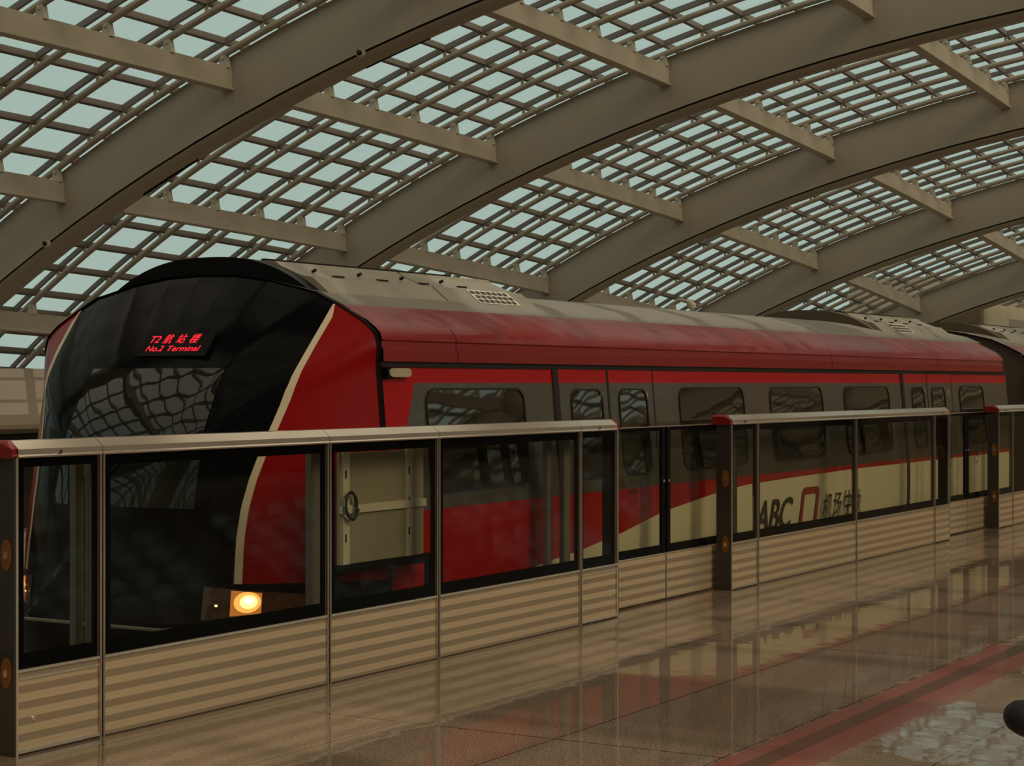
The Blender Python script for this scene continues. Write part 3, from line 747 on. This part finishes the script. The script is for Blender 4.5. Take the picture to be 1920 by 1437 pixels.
# marker lamp on the cab side
g = MB(); n = 12
g.loft([[(10.42 + dx, YT - half_w(1.87) + .02 - d, 1.87 + dz) for dx, dz in [(.125 * math.copysign(abs(math.cos(2*PI*k/24))**.35, math.cos(2*PI*k/24)), .030 * math.copysign(abs(math.sin(2*PI*k/24))**.45, math.sin(2*PI*k/24))) for k in range(24)]] for d in (0, .06, .075)])
ml = g.build('marker_lamp', 'marker_lens', car, smooth=True)
g = MB(); g.box(10.27, 10.34, YT - half_w(1.87) - .045, YT - half_w(1.87) + .01, 1.83, 1.905); g.build('lamp_base', 'train_black', car)
# logo and lettering
I3 = Matrix(((1, 0, 0), (0, 0, -1), (0, 1, 0)))
LY = YT - 1.59 - .012
letters('ABC', .42, (0, 0, 0), 'logo_grey', car, 'lettering', sh=.35, off=.007, width=.95, rot=I3, org=Vector((16.28, LY, .385)))
g = MB(); sl = .28
def arcp(w, h, r, x0_, n=6):
    p = [(x0_, 0)]
    for k in range(n + 1): a_ = PI - PI/2 * k / n; p.append((x0_ + r + r * math.cos(a_), h - r + r * math.sin(a_)))
    for k in range(n + 1): a_ = PI/2 - PI/2 * k / n; p.append((x0_ + w - r + r * math.cos(a_), h - r + r * math.sin(a_)))
    return p + [(x0_ + w, 0)]
po = arcp(.46, .40, .07, 0); pi_ = arcp(.32, .33, .03, .07); q = [(17.37 + x + z * sl, LY, .355 + z) for x, z in po] + [(17.37 + x + z * sl, LY, .355 + z) for x, z in pi_]; n = len(po)
g.add(q, [(k, k + 1, n + k + 1, n + k) for k in range(n - 1)]); g.build('logo', 'logo_red', car)
for k, ch in enumerate('机场快轨'): letters(ch, .33, (0, 0, 0), 'logo_grey', car, 'lettering', sh=.3, off=.001, width=.25, rot=I3, org=Vector((18.02 + .285 * k, LY, .395)))
# gangway and second car
g = MB(); g.box(X1 - .02, 25.98, YT - .9, YT + .9, -.6, 2.2); g.build('gangway', 'train_black', car)
X2 = 26.0
car2 = thing('train_car', 'second car of the red train, its roof just in view at the right', 'train', (33, YT, -1.1), 'cars of the red train')
body(car2, X2, 41, False, [(28.6, .09), (36.7, .09)], [(28.65, 29.45, (28.84, 29.34)), (29.47, 30.28, (29.65, 30.14))], [(26.6, 28.1), (31, 32.5), (33.2, 34.5)])
fairing(car2, 26.9, 30.0, 28.4, (28.9, 29.5), 'end_brown')

# ------------------------------------------------------------------ hooked lamp above the train roof, black rounded bar near the camera
g = MB(); bx, by = 47.0, 23.0; zr = ZB(bx, by)
t = thing('hook_lamp', 'thin hooked pole lamp rising beyond the middle of the train roof', 'lamp', (44, 21.5, 0))
g = MB(); g.tube([(44, 21.5, -1.1), (44, 21.5, 3.6), (44.05, 21.45, 3.85), (44.2, 21.3, 3.98), (44.4, 21.1, 3.95)], .03, 8); g.build('pole', 'beam_paint', t, smooth=True)
g = MB(); g.tube([(44.38, 21.1, 3.96), (44.5, 21.0, 3.8)], [.06, .12], 12); g.build('lamp_shade', 'room_light', t, smooth=True)
d0 = fw * 2.1 + Vector((0, 0, 1.8)) + rt * (975 / 3500 * 2.1) + Vector((0, 0, -1)) * (632 / 3500 * 2.1)
g = MB(); ax = (rt * .93 + Vector((0, 0, -.28)) + fw * .3).normalized()
pts = [d0 + ax * k for k in (-.034, -.031, -.024, -.012, 0.0, .10, .25)]
g.tube(pts, [.002, .011, .017, .0205, .0215, .0225, .023], 20)
tag(g.build('black_bar_end', 'rubber', smooth=True, loc=tuple(d0)), 'black rounded bar end poking in close at the right edge above the floor', 'handle')

# ------------------------------------------------------------------ people standing on the platform outside the picture, seen mirrored in the screen glass
def person(loc, rot, shirt, label, lean=0.0):
    t = thing('person', label, 'person', loc)
    me = bpy.data.meshes.new('body'); V = []; E = []; Rr = []
    def v(p, r, par=None):
        V.append(p); Rr.append(r)
        if par is not None: E.append((par, len(V) - 1))
        return len(V) - 1
    L_ = lean
    pel = v((0, 0, .95), (.15, .11)); wa = v((L_*.2, 0, 1.10), (.13, .10), pel); ch = v((L_*.5, 0, 1.30), (.165, .115), wa); nk = v((L_*.9, 0, 1.46), (.075, .07), ch); hd0 = v((L_*1.05, 0, 1.54), (.065, .07), nk); hd = v((L_*1.15 + .01, 0, 1.62), (.085, .10), hd0); tp = v((L_*1.2, 0, 1.70), (.06, .07), hd)
    for sg in (-1, 1):
        sh = v((L_*.7, sg*.18, 1.40), (.06, .06), ch); el = v((L_*.6 - .02, sg*.25, 1.13), (.045, .045), sh); wr = v((L_*.6 + .06, sg*.25, .90), (.03, .03), el)
        pm = v((L_*.6 + .08, sg*.245, .83), (.035, .02), wr)
        for k in range(4): a_ = v((L_*.6 + .085 + (k - 1.5)*.018, sg*.245, .77), (.008, .008), pm); v((L_*.6 + .09 + (k - 1.5)*.018, sg*.23, .72 + .01*abs(k - 1)), (.007, .007), a_)
        th_ = v((L_*.6 + .12, sg*.235, .80), (.010, .010), pm)
        hp_ = v((0, sg*.095, .88), (.095, .10), pel); kn = v((.01, sg*.11, .50), (.06, .065), hp_); an = v((-.02, sg*.12, .10), (.04, .045), kn); ft = v((.03, sg*.125, .045), (.045, .04), an); v((.14, sg*.135, .035), (.04, .03), ft)
    me.from_pydata(V, E, []); o = bpy.data.objects.new('tmp', me); COL.objects.link(o)
    md = o.modifiers.new('s', 'SKIN')
    for k, r in enumerate(Rr): me.skin_vertices[0].data[k].radius = r
    me.skin_vertices[0].data[0].use_root = True
    sb = o.modifiers.new('d', 'SUBSURF'); sb.levels = 2; sb.render_levels = 2
    dg = bpy.context.evaluated_depsgraph_get(); m2 = bpy.data.meshes.new_from_object(o.evaluated_get(dg)); bpy.data.objects.remove(o)
    m2.materials.clear()
    for x in ('skin', shirt, 'trousers', 'shoe'): m2.materials.append(MATS[x])
    for p in m2.polygons:
        z = p.center.z; y = abs(p.center.y); p.use_smooth = True
        p.material_index = 3 if z < .09 else (0 if (z > 1.47 or (z < .90 and y > .20)) else (2 if z < .97 and y < .21 else 1))
    bo = bpy.data.objects.new('body', m2); COL.objects.link(bo); bo.parent = t; t.rotation_euler = (0, 0, rot)
    g = MB(); cx = L_*1.17
    rings = []
    for k in range(7):
        z = 1.60 + .15 * k / 6; r = .095 * math.sqrt(max(0.02, 1 - (k / 6)**2 * .95)); rings.append([(cx - .02 + r * 1.05 * math.cos(2*PI*j/14), r * .9 * math.sin(2*PI*j/14), z) for j in range(14)])
    me3 = MB(); me3.loft(rings); h = bpy.data.meshes.new('hair'); h.from_pydata([tuple(p) for p in me3.v], [], me3.f); h.materials.append(MATS['hair'])
    ho = bpy.data.objects.new('hair', h); COL.objects.link(ho); ho.parent = t
    return t
person((26.8, 4.7, 0), PI/2, 'shirt_red', 'person in dark red top and black trousers, mirrored in the middle screen glass')
person((22.0, 4.95, 0), 2.6, 'shirt_dark', 'person in dark clothes leaning forward, mirrored in the middle screen glass', .25)
